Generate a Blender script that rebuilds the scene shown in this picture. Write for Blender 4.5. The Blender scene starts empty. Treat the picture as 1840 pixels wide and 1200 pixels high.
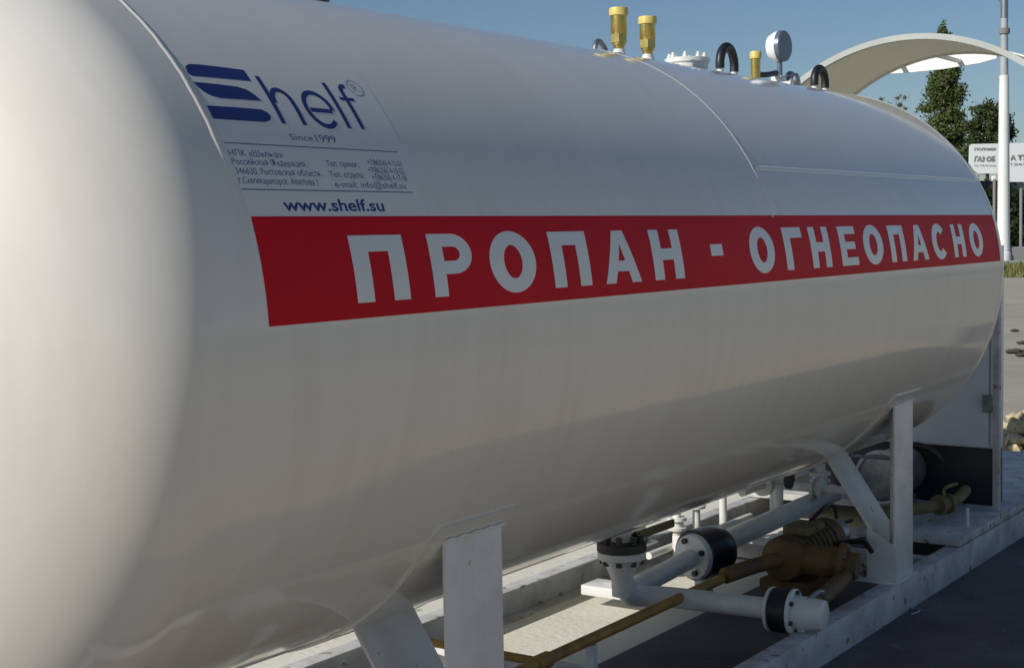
import bpy, bmesh, math, random
from mathutils import Vector, Matrix
R_ = math.radians
random.seed(7)
scene = bpy.context.scene
C = scene.collection

# ------------------------------------------------------------------ camera, sky, sun, exposure
F = Vector((0.82151012, 0.56604489, -0.06866086))
RT = Vector((0.56623006, -0.82403699, -0.01861615))
UP = Vector((0.06711666, 0.02358449, 0.99746635))
CAM = Vector((-1.85881503, -2.61225675, 1.502))
FPX = 2640.9
cam = bpy.data.cameras.new('camera')
camo = bpy.data.objects.new('camera', cam)
C.objects.link(camo)
m = Matrix((RT, UP, -F)).transposed().to_4x4()
m.translation = CAM
camo.matrix_world = m
cam.sensor_width = 36
cam.lens = FPX / 1840 * 36
cam.clip_start = 0.05
cam.clip_end = 5000
scene.camera = camo

SUN = Vector((-0.81, 0.29, 0.51)).normalized()
el = math.asin(SUN.z)
world = bpy.data.worlds.new('World')
scene.world = world
world.use_nodes = True
nt = world.node_tree
sky = nt.nodes.new('ShaderNodeTexSky')
sky.sky_type = 'NISHITA'
sky.sun_disc = False
sky.sun_elevation = el
sky.sun_rotation = math.atan2(SUN.x, SUN.y)
sky.air_density = 1.0
sky.dust_density = 0.5
sky.ozone_density = 4.5
bg = nt.nodes['Background']
bg.inputs[1].default_value = 0.082
nt.links.new(sky.outputs[0], bg.inputs[0])
sl = bpy.data.lights.new('sun', 'SUN')
sl.energy = 4.8
sl.angle = R_(0.5)
sl.color = (1.0, 0.95, 0.86)
so = bpy.data.objects.new('sun', sl)
C.objects.link(so)
so.rotation_euler = SUN.to_track_quat('Z', 'Y').to_euler()
scene.view_settings.view_transform = 'Standard'
scene.view_settings.look = 'None'
scene.view_settings.exposure = -0.25
scene.view_settings.gamma = 1

# ------------------------------------------------------------------ materials
def mat(name, col, rough=0.5, metal=0.0, coat=0.0, coat_rough=0.1, var=0.0, vscale=3.0, var_col=None,
        bump=0.0, bscale=40.0, detail=6.0, spec=0.5, speck=None):
    mt = bpy.data.materials.new(name)
    mt.use_nodes = True
    n = mt.node_tree.nodes
    l = mt.node_tree.links
    b = n['Principled BSDF']
    b.inputs['Roughness'].default_value = rough
    b.inputs['Metallic'].default_value = metal
    b.inputs['Coat Weight'].default_value = coat
    b.inputs['Coat Roughness'].default_value = coat_rough
    b.inputs['Specular IOR Level'].default_value = spec
    b.inputs['Base Color'].default_value = (*col, 1)
    tc = n.new('ShaderNodeTexCoord')
    if var > 0:
        nz = n.new('ShaderNodeTexNoise')
        nz.inputs['Scale'].default_value = vscale
        nz.inputs['Detail'].default_value = detail
        nz.inputs['Roughness'].default_value = 0.6
        l.new(tc.outputs['Object'], nz.inputs['Vector'])
        rp = n.new('ShaderNodeValToRGB')
        rp.color_ramp.elements[0].position = 0.38
        rp.color_ramp.elements[1].position = 0.66
        c2 = var_col or tuple(c * (1 - var) for c in col)
        rp.color_ramp.elements[0].color = (*col, 1)
        rp.color_ramp.elements[1].color = (*c2, 1)
        l.new(nz.outputs['Fac'], rp.inputs['Fac'])
        src = rp.outputs['Color']
        if speck:
            sc, thr, scol = speck
            n2 = n.new('ShaderNodeTexNoise')
            n2.inputs['Scale'].default_value = sc
            n2.inputs['Detail'].default_value = 3
            l.new(tc.outputs['Object'], n2.inputs['Vector'])
            r2 = n.new('ShaderNodeValToRGB')
            r2.color_ramp.elements[0].position = thr
            r2.color_ramp.elements[1].position = thr + 0.05
            r2.color_ramp.elements[0].color = (0, 0, 0, 1)
            r2.color_ramp.elements[1].color = (1, 1, 1, 1)
            l.new(n2.outputs['Fac'], r2.inputs['Fac'])
            mx = n.new('ShaderNodeMixRGB')
            mx.inputs['Color2'].default_value = (*scol, 1)
            l.new(r2.outputs['Color'], mx.inputs['Fac'])
            l.new(src, mx.inputs['Color1'])
            src = mx.outputs['Color']
        l.new(src, b.inputs['Base Color'])
    if bump > 0:
        nb = n.new('ShaderNodeTexNoise')
        nb.inputs['Scale'].default_value = bscale
        nb.inputs['Detail'].default_value = 4
        l.new(tc.outputs['Object'], nb.inputs['Vector'])
        bp = n.new('ShaderNodeBump')
        bp.inputs['Strength'].default_value = 1.0
        bp.inputs['Distance'].default_value = bump
        l.new(nb.outputs['Fac'], bp.inputs['Height'])
        l.new(bp.outputs['Normal'], b.inputs['Normal'])
    return mt

WHITE = (0.80, 0.79, 0.74)
M = {}
M['paint'] = mat('white_tank_paint', (0.715, 0.70, 0.65), rough=0.55, coat=1.0, coat_rough=0.09, var=0.05, vscale=1.3,
                 var_col=(0.69, 0.67, 0.62), bump=0.0016, bscale=2.2)
M['frame'] = mat('white_frame_paint', (0.76, 0.75, 0.72), rough=0.45, coat=0.15, coat_rough=0.25, var=0.15, vscale=9,
                 bump=0.0006, bscale=60, speck=(24, 0.70, (0.36, 0.28, 0.20)))
M['pipe'] = mat('white_pipe_paint', (0.74, 0.74, 0.71), rough=0.42, coat=0.2, coat_rough=0.2, var=0.12, vscale=14,
                bump=0.0005, bscale=80)
def weather(mt, base_in, streak=0.07):
    n = mt.node_tree.nodes; l = mt.node_tree.links
    b = n['Principled BSDF']
    tc = n.new('ShaderNodeTexCoord')
    mp = n.new('ShaderNodeMapping'); mp.inputs['Scale'].default_value = (9, 1.1, 1.1)
    l.new(tc.outputs['Object'], mp.inputs['Vector'])
    nz = n.new('ShaderNodeTexNoise'); nz.inputs['Scale'].default_value = 1.6; nz.inputs['Detail'].default_value = 8; nz.inputs['Roughness'].default_value = 0.65
    l.new(mp.outputs[0], nz.inputs['Vector'])
    r1 = n.new('ShaderNodeMapRange'); r1.inputs['From Min'].default_value = 0.45; r1.inputs['From Max'].default_value = 0.75
    r1.inputs['To Min'].default_value = 0.0; r1.inputs['To Max'].default_value = streak*2.2
    l.new(nz.outputs['Fac'], r1.inputs['Value'])
    n2 = n.new('ShaderNodeTexNoise'); n2.inputs['Scale'].default_value = 28; n2.inputs['Detail'].default_value = 3
    l.new(tc.outputs['Object'], n2.inputs['Vector'])
    r2 = n.new('ShaderNodeMapRange'); r2.inputs['From Min'].default_value = 0.70; r2.inputs['From Max'].default_value = 0.76
    r2.inputs['To Max'].default_value = 0.16
    l.new(n2.outputs['Fac'], r2.inputs['Value'])
    mxm = n.new('ShaderNodeMath'); mxm.operation = 'MAXIMUM'
    l.new(r1.outputs[0], mxm.inputs[0]); l.new(r2.outputs[0], mxm.inputs[1])
    src = b.inputs['Base Color'].links[0].from_socket
    mx = n.new('ShaderNodeMixRGB'); mx.inputs['Color2'].default_value = (0.40, 0.35, 0.27, 1)
    l.new(mxm.outputs[0], mx.inputs['Fac']); l.new(src, mx.inputs['Color1']); l.new(mx.outputs[0], b.inputs['Base Color'])
    r3 = n.new('ShaderNodeMapRange'); r3.inputs['From Min'].default_value = 0.35; r3.inputs['From Max'].default_value = 0.7
    r3.inputs['To Min'].default_value = base_in*0.75; r3.inputs['To Max'].default_value = base_in*1.7
    l.new(nz.outputs['Fac'], r3.inputs['Value']); l.new(r3.outputs[0], b.inputs['Coat Roughness'])
weather(M['paint'], 0.075)
M['red'] = mat('red_vinyl', (0.60, 0.005, 0.014), rough=0.5, spec=0.12, coat=0.0, var=0.12, vscale=2.5, bump=0.0006, bscale=3)
M['letter'] = mat('white_vinyl', (0.72, 0.73, 0.72), rough=0.35, coat=0.3, coat_rough=0.12, var=0.05, vscale=6)
M['sticker'] = mat('pale_sticker_vinyl', (0.71, 0.695, 0.66), rough=0.55, coat=1.0, coat_rough=0.10)
M['blue'] = mat('navy_vinyl', (0.018, 0.03, 0.17), rough=0.38, coat=0.2, coat_rough=0.15)
M['ink'] = mat('faded_navy_ink', (0.09, 0.12, 0.25), rough=0.4)
M['grey_ink'] = mat('grey_ink', (0.33, 0.37, 0.44), rough=0.4)
M['brass'] = mat('brass', (0.66, 0.50, 0.16), rough=0.24, metal=0.9, var=0.3, vscale=30, bump=0.0004, bscale=90)
M['brass_cap'] = mat('yellow_cap', (0.72, 0.58, 0.17), rough=0.45, var=0.2, vscale=30)
M['black'] = mat('black_rubber', (0.014, 0.015, 0.019), rough=0.45, var=0.3, vscale=20)
M['navy'] = mat('dark_navy_rubber', (0.012, 0.016, 0.035), rough=0.36, coat=0.2, var=0.3, vscale=20)
M['steel'] = mat('grey_steel', (0.32, 0.35, 0.38), rough=0.35, metal=0.7, var=0.3, vscale=25)
M['steelpaint'] = mat('grey_post_paint', (0.40, 0.43, 0.46), rough=0.5, var=0.15, vscale=1.5)
M['skid'] = mat('worn_skid_paint', (0.60, 0.60, 0.60), rough=0.6, var=0.35, vscale=7, var_col=(0.38, 0.37, 0.36), bump=0.001, bscale=50, speck=(22, 0.64, (0.22, 0.16, 0.11)))
M['dark'] = mat('dark_flange_steel', (0.06, 0.065, 0.055), rough=0.5, metal=0.3, var=0.4, vscale=40)
M['gauge'] = mat('gauge_back', (0.13, 0.17, 0.22), rough=0.35, metal=0.3)
M['gauge_white'] = mat('gauge_white', (0.8, 0.82, 0.84), rough=0.3)
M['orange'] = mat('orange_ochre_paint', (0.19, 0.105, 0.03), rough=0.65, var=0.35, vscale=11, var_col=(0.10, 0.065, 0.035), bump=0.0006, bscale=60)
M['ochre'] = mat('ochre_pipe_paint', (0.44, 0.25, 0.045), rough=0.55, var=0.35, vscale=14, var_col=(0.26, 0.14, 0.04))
M['rim'] = mat('canopy_rim_paint', (0.42, 0.45, 0.43), rough=0.5, var=0.1, vscale=5)
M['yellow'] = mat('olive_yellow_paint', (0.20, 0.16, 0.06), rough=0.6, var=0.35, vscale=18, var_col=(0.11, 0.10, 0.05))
M['cab'] = mat('cabinet_pale_blue_paint', (0.78, 0.82, 0.88), rough=0.35, coat=0.2, var=0.08, vscale=4)
M['canopy'] = mat('canopy_sheet', (0.74, 0.73, 0.64), rough=0.5, var=0.08, vscale=2)
M['pale'] = mat('sun_strip_white', (0.8, 0.82, 0.8), rough=0.5)
M['yard'] = mat('yard_earth', (0.40, 0.375, 0.30), rough=0.95, var=0.2, vscale=0.8, detail=10, bump=0.006, bscale=30,
                speck=(3.0, 0.70, (0.17, 0.16, 0.12)))
M['dirt'] = mat('warm_bounce_dirt', (0.53, 0.435, 0.295), rough=0.95, var=0.2, vscale=0.8, detail=10, bump=0.006, bscale=30)
M['conc'] = mat('beige_concrete', (0.74, 0.72, 0.63), rough=0.9, var=0.18, vscale=0.9, detail=10,
                bump=0.004, bscale=35, speck=(3.2, 0.70, (0.26, 0.24, 0.18)))
M['asph'] = mat('shade_toned_asphalt', (0.15, 0.132, 0.13), rough=0.85, var=0.45, vscale=1.6, detail=14, bump=0.008, bscale=90,
                speck=(4.5, 0.66, (0.17, 0.155, 0.15)))
M['grit'] = mat('grit_stone', (0.22, 0.21, 0.19), rough=0.9, var=0.5, vscale=5)
M['path'] = mat('pale_path', (0.36, 0.36, 0.34), rough=0.9, var=0.1, vscale=0.5)
M['lamp_post'] = mat('white_post_paint', (0.80, 0.81, 0.80), rough=0.5, var=0.1, vscale=1.5)
M['sign'] = mat('sign_white', (0.76, 0.79, 0.79), rough=0.5)
M['sign_ink'] = mat('sign_ink', (0.22, 0.24, 0.25), rough=0.6)
M['wall'] = mat('grey_wall', (0.24, 0.24, 0.25), rough=0.9, var=0.15, vscale=0.6)
M['slate'] = mat('slate_wall', (0.11, 0.13, 0.14), rough=0.9, var=0.2, vscale=0.6)
M['bark'] = mat('bark', (0.10, 0.075, 0.05), rough=0.9, var=0.3, vscale=6)
M['soil'] = mat('soil', (0.085, 0.075, 0.05), rough=1, var=0.3, vscale=2)
M['stone'] = mat('straw_stone', (0.55, 0.47, 0.30), rough=0.95, var=0.4, vscale=9, var_col=(0.38, 0.30, 0.17), bump=0.01, bscale=30)
M['grass'] = mat('grass', (0.10, 0.115, 0.035), rough=0.9, var=0.4, vscale=3, var_col=(0.20, 0.19, 0.07))
def leafmat(name, c1, c2, sc=0.5):
    mt = mat(name, c1, rough=0.6, var=0.5, vscale=sc, var_col=c2, detail=3, spec=0.25)
    n = mt.node_tree.nodes; l = mt.node_tree.links
    b = n['Principled BSDF']
    tr = n.new('ShaderNodeBsdfTranslucent'); tr.inputs[0].default_value = (c1[0]*1.3, c1[1]*1.5, c1[2]*0.8, 1)
    mx = n.new('ShaderNodeMixShader'); mx.inputs[0].default_value = 0.25
    l.new(b.outputs[0], mx.inputs[1]); l.new(tr.outputs[0], mx.inputs[2])
    l.new(mx.outputs[0], n['Material Output'].inputs[0])
    return mt
def add_trans(mt, col, f):
    n = mt.node_tree.nodes; l = mt.node_tree.links
    tr = n.new('ShaderNodeBsdfTranslucent'); tr.inputs[0].default_value = (*col, 1)
    mx = n.new('ShaderNodeMixShader'); mx.inputs[0].default_value = f
    l.new(n['Principled BSDF'].outputs[0], mx.inputs[1]); l.new(tr.outputs[0], mx.inputs[2])
    l.new(mx.outputs[0], n['Material Output'].inputs[0])
add_trans(M['canopy'], (0.78, 0.76, 0.64), 0.42)
M['leaf_a'] = leafmat('poplar_leaf', (0.085, 0.12, 0.04), (0.14, 0.165, 0.06), 1.1)
M['leaf_b'] = leafmat('dark_leaf', (0.065, 0.092, 0.035), (0.10, 0.125, 0.05), 0.8)
M['leaf_c'] = leafmat('hedge_leaf', (0.030, 0.045, 0.020), (0.055, 0.07, 0.03), 0.9)
M['leaf_d'] = leafmat('hazed_far_leaf', (0.13, 0.16, 0.13), (0.17, 0.19, 0.15), 0.5)  # pale greyed leaf colour holds the distance haze

# ------------------------------------------------------------------ mesh helpers
class MB:
    def __init__(s): s.v = []; s.f = []
    def add(s, vs, fs):
        k = len(s.v); s.v += [tuple(a) for a in vs]; s.f += [tuple(i + k for i in f) for f in fs]; return s
    def box(s, lo, hi):
        x0, y0, z0 = lo; x1, y1, z1 = hi
        return s.add([(x0,y0,z0),(x1,y0,z0),(x1,y1,z0),(x0,y1,z0),(x0,y0,z1),(x1,y0,z1),(x1,y1,z1),(x0,y1,z1)],
              [(0,3,2,1),(4,5,6,7),(0,1,5,4),(1,2,6,5),(2,3,7,6),(3,0,4,7)])
    def prism(s, pts, axis, a, b):
        """pts: 2-D polygon in the two other axes (order xyz without axis); extruded from a to b along axis"""
        n = len(pts)
        def mk(p, t):
            q = list(p); q.insert(axis, t); return tuple(q)
        vs = [mk(p, a) for p in pts] + [mk(p, b) for p in pts]
        fs = [tuple(range(n)), tuple(range(2*n-1, n-1, -1))] + [(i, i+n, (i+1) % n + n, (i+1) % n) for i in range(n)]
        return s.add(vs, fs)
    def lathe(s, o, d, prof, seg=24, cap=True, phase=0.0):
        """prof: list of (t along d, radius)"""
        o = Vector(o); d = Vector(d).normalized()
        e = Vector((0, 0, 1)) if abs(d.z) < 0.9 else Vector((1, 0, 0))
        u = d.cross(e).normalized(); w = d.cross(u)
        vs = []; fs = []
        for t, r in prof:
            for k in range(seg):
                a = 2*math.pi*k/seg + phase
                vs.append(o + d*t + u*(r*math.cos(a)) + w*(r*math.sin(a)))
        for i in range(len(prof)-1):
            for k in range(seg):
                fs.append((i*seg+k, i*seg+(k+1) % seg, (i+1)*seg+(k+1) % seg, (i+1)*seg+k))
        if cap:
            fs.append(tuple(range(seg-1, -1, -1))); fs.append(tuple((len(prof)-1)*seg+k for k in range(seg)))
        return s.add(vs, fs)
    def cyl(s, a, b, r, seg=24, r2=None):
        a = Vector(a); b = Vector(b)
        return s.lathe(a, b-a, [(0, r), ((b-a).length, r if r2 is None else r2)], seg)
    def tube(s, pts, r, seg=12, sub=6):
        """smooth tube through pts (Catmull-Rom)"""
        P = [Vector(p) for p in pts]
        if sub > 1 and len(P) > 2:
            Q = []
            E = [P[0]*2-P[1]] + P + [P[-1]*2-P[-2]]
            for i in range(1, len(E)-2):
                for k in range(sub):
                    t = k/sub
                    Q.append(0.5*((2*E[i]) + (E[i+1]-E[i-1])*t + (2*E[i-1]-5*E[i]+4*E[i+1]-E[i+2])*t*t + (3*E[i]-E[i-1]-3*E[i+1]+E[i+2])*t**3))
            Q.append(P[-1]); P = Q
        rr = r if isinstance(r, (list, tuple)) else None
        vs = []; fs = []
        up = None
        for i, p in enumerate(P):
            d = (P[min(i+1, len(P)-1)] - P[max(i-1, 0)]).normalized()
            if up is None:
                up = Vector((0, 0, 1)) if abs(d.z) < 0.9 else Vector((1, 0, 0))
            u = (up - d*up.dot(d)).normalized(); up = u
            w = d.cross(u)
            ri = r if rr is None else rr[0] + (rr[1]-rr[0])*i/(len(P)-1)
            for k in range(seg):
                a = 2*math.pi*k/seg
                vs.append(p + u*(ri*math.cos(a)) + w*(ri*math.sin(a)))
        for i in range(len(P)-1):
            for k in range(seg):
                fs.append((i*seg+k, i*seg+(k+1) % seg, (i+1)*seg+(k+1) % seg, (i+1)*seg+k))
        fs.append(tuple(range(seg-1, -1, -1))); fs.append(tuple((len(P)-1)*seg+k for k in range(seg)))
        return s.add(vs, fs)
    def build(s, name, material, parent=None, bevel=0.0, angle=35, smooth=True):
        me = bpy.data.meshes.new(name)
        off = Vector((0, 0, 0))
        q = parent
        while q is not None:
            off += q.location; q = q.parent
        me.from_pydata([tuple(Vector(v)-off) for v in s.v], [], s.f)
        bm = bmesh.new(); bm.from_mesh(me)
        if bevel > 0:
            bmesh.ops.remove_doubles(bm, verts=bm.verts, dist=1e-5)
            bmesh.ops.recalc_face_normals(bm, faces=bm.faces)
            es = [e for e in bm.edges if len(e.link_faces) == 2 and e.calc_face_angle(0) > R_(40)]
            bmesh.ops.bevel(bm, geom=es, offset=bevel, segments=2, profile=0.5, affect='EDGES', clamp_overlap=True)
        bmesh.ops.recalc_face_normals(bm, faces=bm.faces)
        if smooth:
            for f in bm.faces: f.smooth = True
            for e in bm.edges:
                if len(e.link_faces) == 2 and e.calc_face_angle(0) > R_(angle): e.smooth = False
        bm.to_mesh(me); bm.free()
        me.materials.append(material)
        o = bpy.data.objects.new(name, me)
        C.objects.link(o)
        if parent is not None: o.parent = parent
        return o

def tag(o, label=None, cat=None, group=None, kind=None):
    if label: o['label'] = label
    if cat: o['category'] = cat
    if group: o['group'] = group
    if kind: o['kind'] = kind
    return o
def thing(name, label, cat, loc=(0, 0, 0), group=None):
    o = bpy.data.objects.new(name, None); C.objects.link(o)
    o.location = loc; o.empty_display_size = 0.2
    return tag(o, label, cat, group)
def sheet(name, pts, z, material, kind='structure'):
    mb = MB(); mb.add([(x, y, z) for x, y in pts], [tuple(range(len(pts)))])
    return tag(mb.build(name, material, smooth=False), kind=kind)
def at(px, py, D):
    """a point D metres in front of the camera plane along the ray of photo pixel px, py"""
    return CAM + (F + RT*((px-920)/FPX) - UP*((py-600)/FPX))*D
def ground_at(px, py, z=0.0):
    d = F + RT*((px-920)/FPX) - UP*((py-600)/FPX)
    return CAM + d*((z-CAM.z)/d.z)

# ------------------------------------------------------------------ ground and setting
sheet('ground', [(-400, -400), (1500, -400), (1500, 1500), (-400, 1500)], 0.0, M['yard'])
sheet('bounce_dirt_strip', [(-60, -14), (7.6, -14), (7.6, -1.36), (-60, -1.36)], 0.004, M['dirt'])  # unseen strip added to bounce warm light onto the tank belly
sheet('concrete_pad', [(-3, 0.0), (7.2, 0.0), (7.2, 1.25), (-3, 1.25)], 0.004, M['conc'])
sheet('road', [(-60, -1.36), (7.6, -1.36), (7.6, -0.0), (-60, -0.0)], 0.006, M['asph'])  # asphalt; under the tank its dark tone also stands in for the shadow
# far grass verge, path and low wall, running across the view
Fh = Vector((F.x, F.y, 0)).normalized(); Rh = Vector((Fh.y, -Fh.x, 0))
def across(D, s): 
    p = Vector((CAM.x, CAM.y, 0)) + Fh*D + Rh*s
    return (p.x, p.y)
sheet('grass_verge', [across(41, -20), across(41, 60), across(53, 60), across(53, -20)], 0.004, M['grass'])
sheet('path', [across(53, -20), across(53, 60), across(59.5, 60), across(59.5, -20)], 0.008, M['path'])
# grass blades on the verge (stuff)
g = MB()
for i in range(9000):
    x, y = across(random.uniform(41, 52.8), random.uniform(10, 24))
    h = random.uniform(0.05, 0.22); a = random.uniform(0, 6.28); w = 0.03
    g.add([(x-w*math.cos(a), y-w*math.sin(a), 0.0), (x+w*math.cos(a), y+w*math.sin(a), 0.0), (x+random.uniform(-.06,.06), y+random.uniform(-.06,.06), h)], [(0, 1, 2)])
tag(g.build('grass', M['grass'], smooth=False), 'short dry green grass on the verge beyond the yard', 'grass', kind='stuff')

def obox(name, D, s0, s1, z0, z1, depth, material, parent=None, bevel=0.0):
    mb = MB()
    a = across(D, s0); b = across(D, s1); c = across(D+depth, s1); d = across(D+depth, s0)
    vs = [(*q, z) for z in (z0, z1) for q in (a, b, c, d)]
    mb.add(vs, [(0,3,2,1),(4,5,6,7),(0,1,5,4),(1,2,6,5),(2,3,7,6),(3,0,4,7)])
    return mb.build(name, material, parent, bevel)
w = obox('low_wall', 60, -20, 60, 0, 0.55, 0.35, M['wall'])
tag(w, 'low grey kerb wall across the far side of the yard behind the lamp post', 'wall')

# ------------------------------------------------------------------ the tank
Rk = 0.8; AX = 1.295
L0, L1, X2 = 0.0, 4.41, 2.207
def cylpt(x, th, r):
    """th in degrees up from horizontal on the camera side"""
    t = R_(th)
    return (x, -r*math.cos(t), AX + r*math.sin(t))
tank = thing('gas_storage_tank', 'big white horizontal propane tank with red warning band, on welded saddle legs', 'gas tank', (2.2, 0, 0.13))
prof = []
SK = 0.08; HD = 0.40
n = 40
for i in range(n+1):
    a = i/n*math.pi/2
    prof.append((L0-SK-HD*math.cos(a), max(0.0005, Rk*math.sin(a))))
prof += [(L0, Rk), (X2, Rk), (L1, Rk)]
for i in range(n+1):
    a = math.pi/2 - i/n*math.pi/2
    prof.append((L1+0.012+0.30*math.cos(a), max(0.0005, Rk*math.sin(a))))
MB().lathe((0, 0, AX), (1, 0, 0), prof, seg=288).build('shell', M['paint'], tank, angle=60)

def ring_bead(x, w, h):
    mb = MB(); vs = []; fs = []; N = 288; K = 8
    for k in range(N):
        th = 360*k/N
        jit = 0.0006*math.sin(k*2.1)+0.0005*math.sin(k*5.3+1)
        for j in range(K+1):
            u = j/K*2-1
            tw = (th+180) % 360 - 180
            fade = 1.0 if x > 4 else min(1.0, max(0.0, (tw-15.5)/4)) if tw < 90 else 1.0
            r = Rk - 0.0004 + h*(1-u*u)*fade
            vs.append(cylpt(x+jit+u*w/2, th, r))
    for k in range(N):
        for j in range(K):
            a = k*(K+1)+j; b = ((k+1) % N)*(K+1)+j
            fs.append((a, b, b+1, a+1))
    mb.add(vs, fs)
    return mb.build('weld_seam', M['paint'], tank, angle=80)
ring_bead(0.0, 0.013, 0.0026)
ring_bead(X2, 0.017, 0.0022)
ring_bead(L1, 0.020, 0.0026)
def line_bead(th0, xa, xb, w, h):
    mb = MB(); vs = []; fs = []; K = 6; N = 60
    for i in range(N+1):
        x = xa+(xb-xa)*i/N
        for j in range(K+1):
            u = j/K*2-1
            vs.append(cylpt(x, th0+math.degrees(u*w/2/Rk), Rk-0.0004+h*(1-u*u)))
    for i in range(N):
        for j in range(K):
            a = i*(K+1)+j; b = a+K+1
            fs.append((a, a+1, b+1, b))
    mb.add(vs, fs)
    mb.build('weld_seam', M['paint'], tank, angle=80)
line_bead(29.1, X2+0.01, L1-0.01, 0.018, 0.0024)
line_bead(205, 0.01, X2-0.01, 0.018, 0.0024)

# --- flat vinyl wrapped on the shell.  polys: 2-D convex polygons (x metres, th degrees)
def wrap(name, polys, lift, material, parent, thick=0.0):
    bm = bmesh.new()
    for poly in polys:
        vs = [bm.verts.new((x, th, 0)) for x, th in poly]
        try: bm.faces.new(vs)
        except ValueError: pass
    bmesh.ops.remove_doubles(bm, verts=bm.verts, dist=1e-6)
    return wrap_bm(name, bm, lift, material, parent)
def wrap_bm(name, bm, lift, material, parent):
    bmesh.ops.triangulate(bm, faces=bm.faces[:])
    lo = min(v.co.y for v in bm.verts); hi = max(v.co.y for v in bm.verts)
    t = math.ceil(lo/0.6)*0.6
    while t < hi:
        bmesh.ops.bisect_plane(bm, geom=bm.verts[:]+bm.edges[:]+bm.faces[:], dist=1e-5, plane_co=(0, t, 0), plane_no=(0, 1, 0))
        t += 0.6
    off = Vector((0, 0, 0)); q = parent
    while q is not None: off += q.location; q = q.parent
    for v in bm.verts:
        v.co = Vector(cylpt(v.co.x, v.co.y, Rk+lift)) - off
    bm.normal_update()
    for f in bm.faces:
        c = f.calc_center_median() + off
        if f.normal.dot(Vector((0, c.y, c.z-AX))) < 0: f.normal_flip()
        f.smooth = True
    me = bpy.data.meshes.new(name); bm.to_mesh(me); bm.free()
    me.materials.append(material)
    o = bpy.data.objects.new(name, me); C.objects.link(o); o.parent = parent
    return o

# red band and its letters
band = wrap('warning_band', [[(0.022, 3.6), (4.405, 3.6), (4.405, 17.75), (0.022, 17.75)]], 0.0005, M['red'], tank)
band['label'] = 'red band with white capital letters along the side'
def rect(x0, y0, x1, y1): return [(x0, y0), (x1, y0), (x1, y1), (x0, y1)]
def arc(a0, a1, ix, iy, n=26, cx=0.5, cy=0.5, rx=0.5, ry=0.5):
    out = []
    for i in range(n):
        a = R_(a0+(a1-a0)*i/n); b = R_(a0+(a1-a0)*(i+1)/n)
        out.append([(cx+rx*math.cos(a), cy+ry*math.sin(a)), (cx+rx*math.cos(b), cy+ry*math.sin(b)),
                    (cx+ix*math.cos(b), cy+iy*math.sin(b)), (cx+ix*math.cos(a), cy+iy*math.sin(a))])
    return out
V, H = 0.315, 0.25
GL = {
 'П': [rect(0, 0, V, 1-H), rect(1-V, 0, 1, 1-H), rect(0, 1-H, V, 1), rect(V, 1-H, 1-V, 1), rect(1-V, 1-H, 1, 1)],
 'Р': [rect(0, 0, V, 1), rect(V, 1-.21, .55, 1), rect(V, .35, .55, .56)] + arc(-90, 90, .16, .115, 16, .55, .675, .45, .325),
 'О': arc(0, 360, .195, .27, 40),
 'Н': [rect(0, 0, V, 1), rect(1-V, 0, 1, 1), rect(V, .39, 1-V, .62)],
 'Г': [rect(0, 0, V+.04, 1-H), rect(0, 1-H, 1, 1)],
 'Е': [rect(0, 0, V+.03, 1), rect(V+.03, 1-.2, 1, 1), rect(V+.03, .41, .9, .6), rect(V+.03, 0, 1, .2)],
 'А': [[(0, 0), (.27, 0), (.345, .22), (.08, .22)], [(.655, .22), (.73, 0), (1, 0), (.92, .22)],
       [(.08, .22), (.345, .22), (.655, .22), (.92, .22), (.85, .42), (.59, .42), (.41, .42), (.15, .42)],
       [(.15, .42), (.41, .42), (.5, .74), (.5, 1), (.35, 1)], [(.59, .42), (.85, .42), (.65, 1), (.5, 1), (.5, .74)]],
 'С': arc(42, 318, .20, .27, 30),
}
GL['·'] = [rect(0, 0, 1, 1)]
word = [('П', .265, .426), ('Р', .506, .650), ('О', .711, .888), ('П', .955, 1.116), ('А', 1.181, 1.354), ('Н', 1.424, 1.583),
        ('·', 1.752, 1.824), ('О', 1.996, 2.163), ('Г', 2.238, 2.377), ('Н', 2.434, 2.586), ('Е', 2.671, 2.815), ('О', 2.876, 3.056),
        ('П', 3.124, 3.276), ('А', 3.339, 3.513), ('С', 3.571, 3.738), ('Н', 3.812, 3.955), ('О', 4.022, 4.190)]
for ch, x0, x1 in word:
    a0, a1 = (5.7, 15.0) if ch not in 'ОС' else (5.45, 15.25)
    if ch == '·': a0, a1 = 9.6, 11.9
    wrap('letter' if ch != '·' else 'dot', [[(x0+(x1-x0)*u, a0+(a1-a0)*v) for u, v in p] for p in GL[ch]], 0.0010, M['letter'], band)

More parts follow.
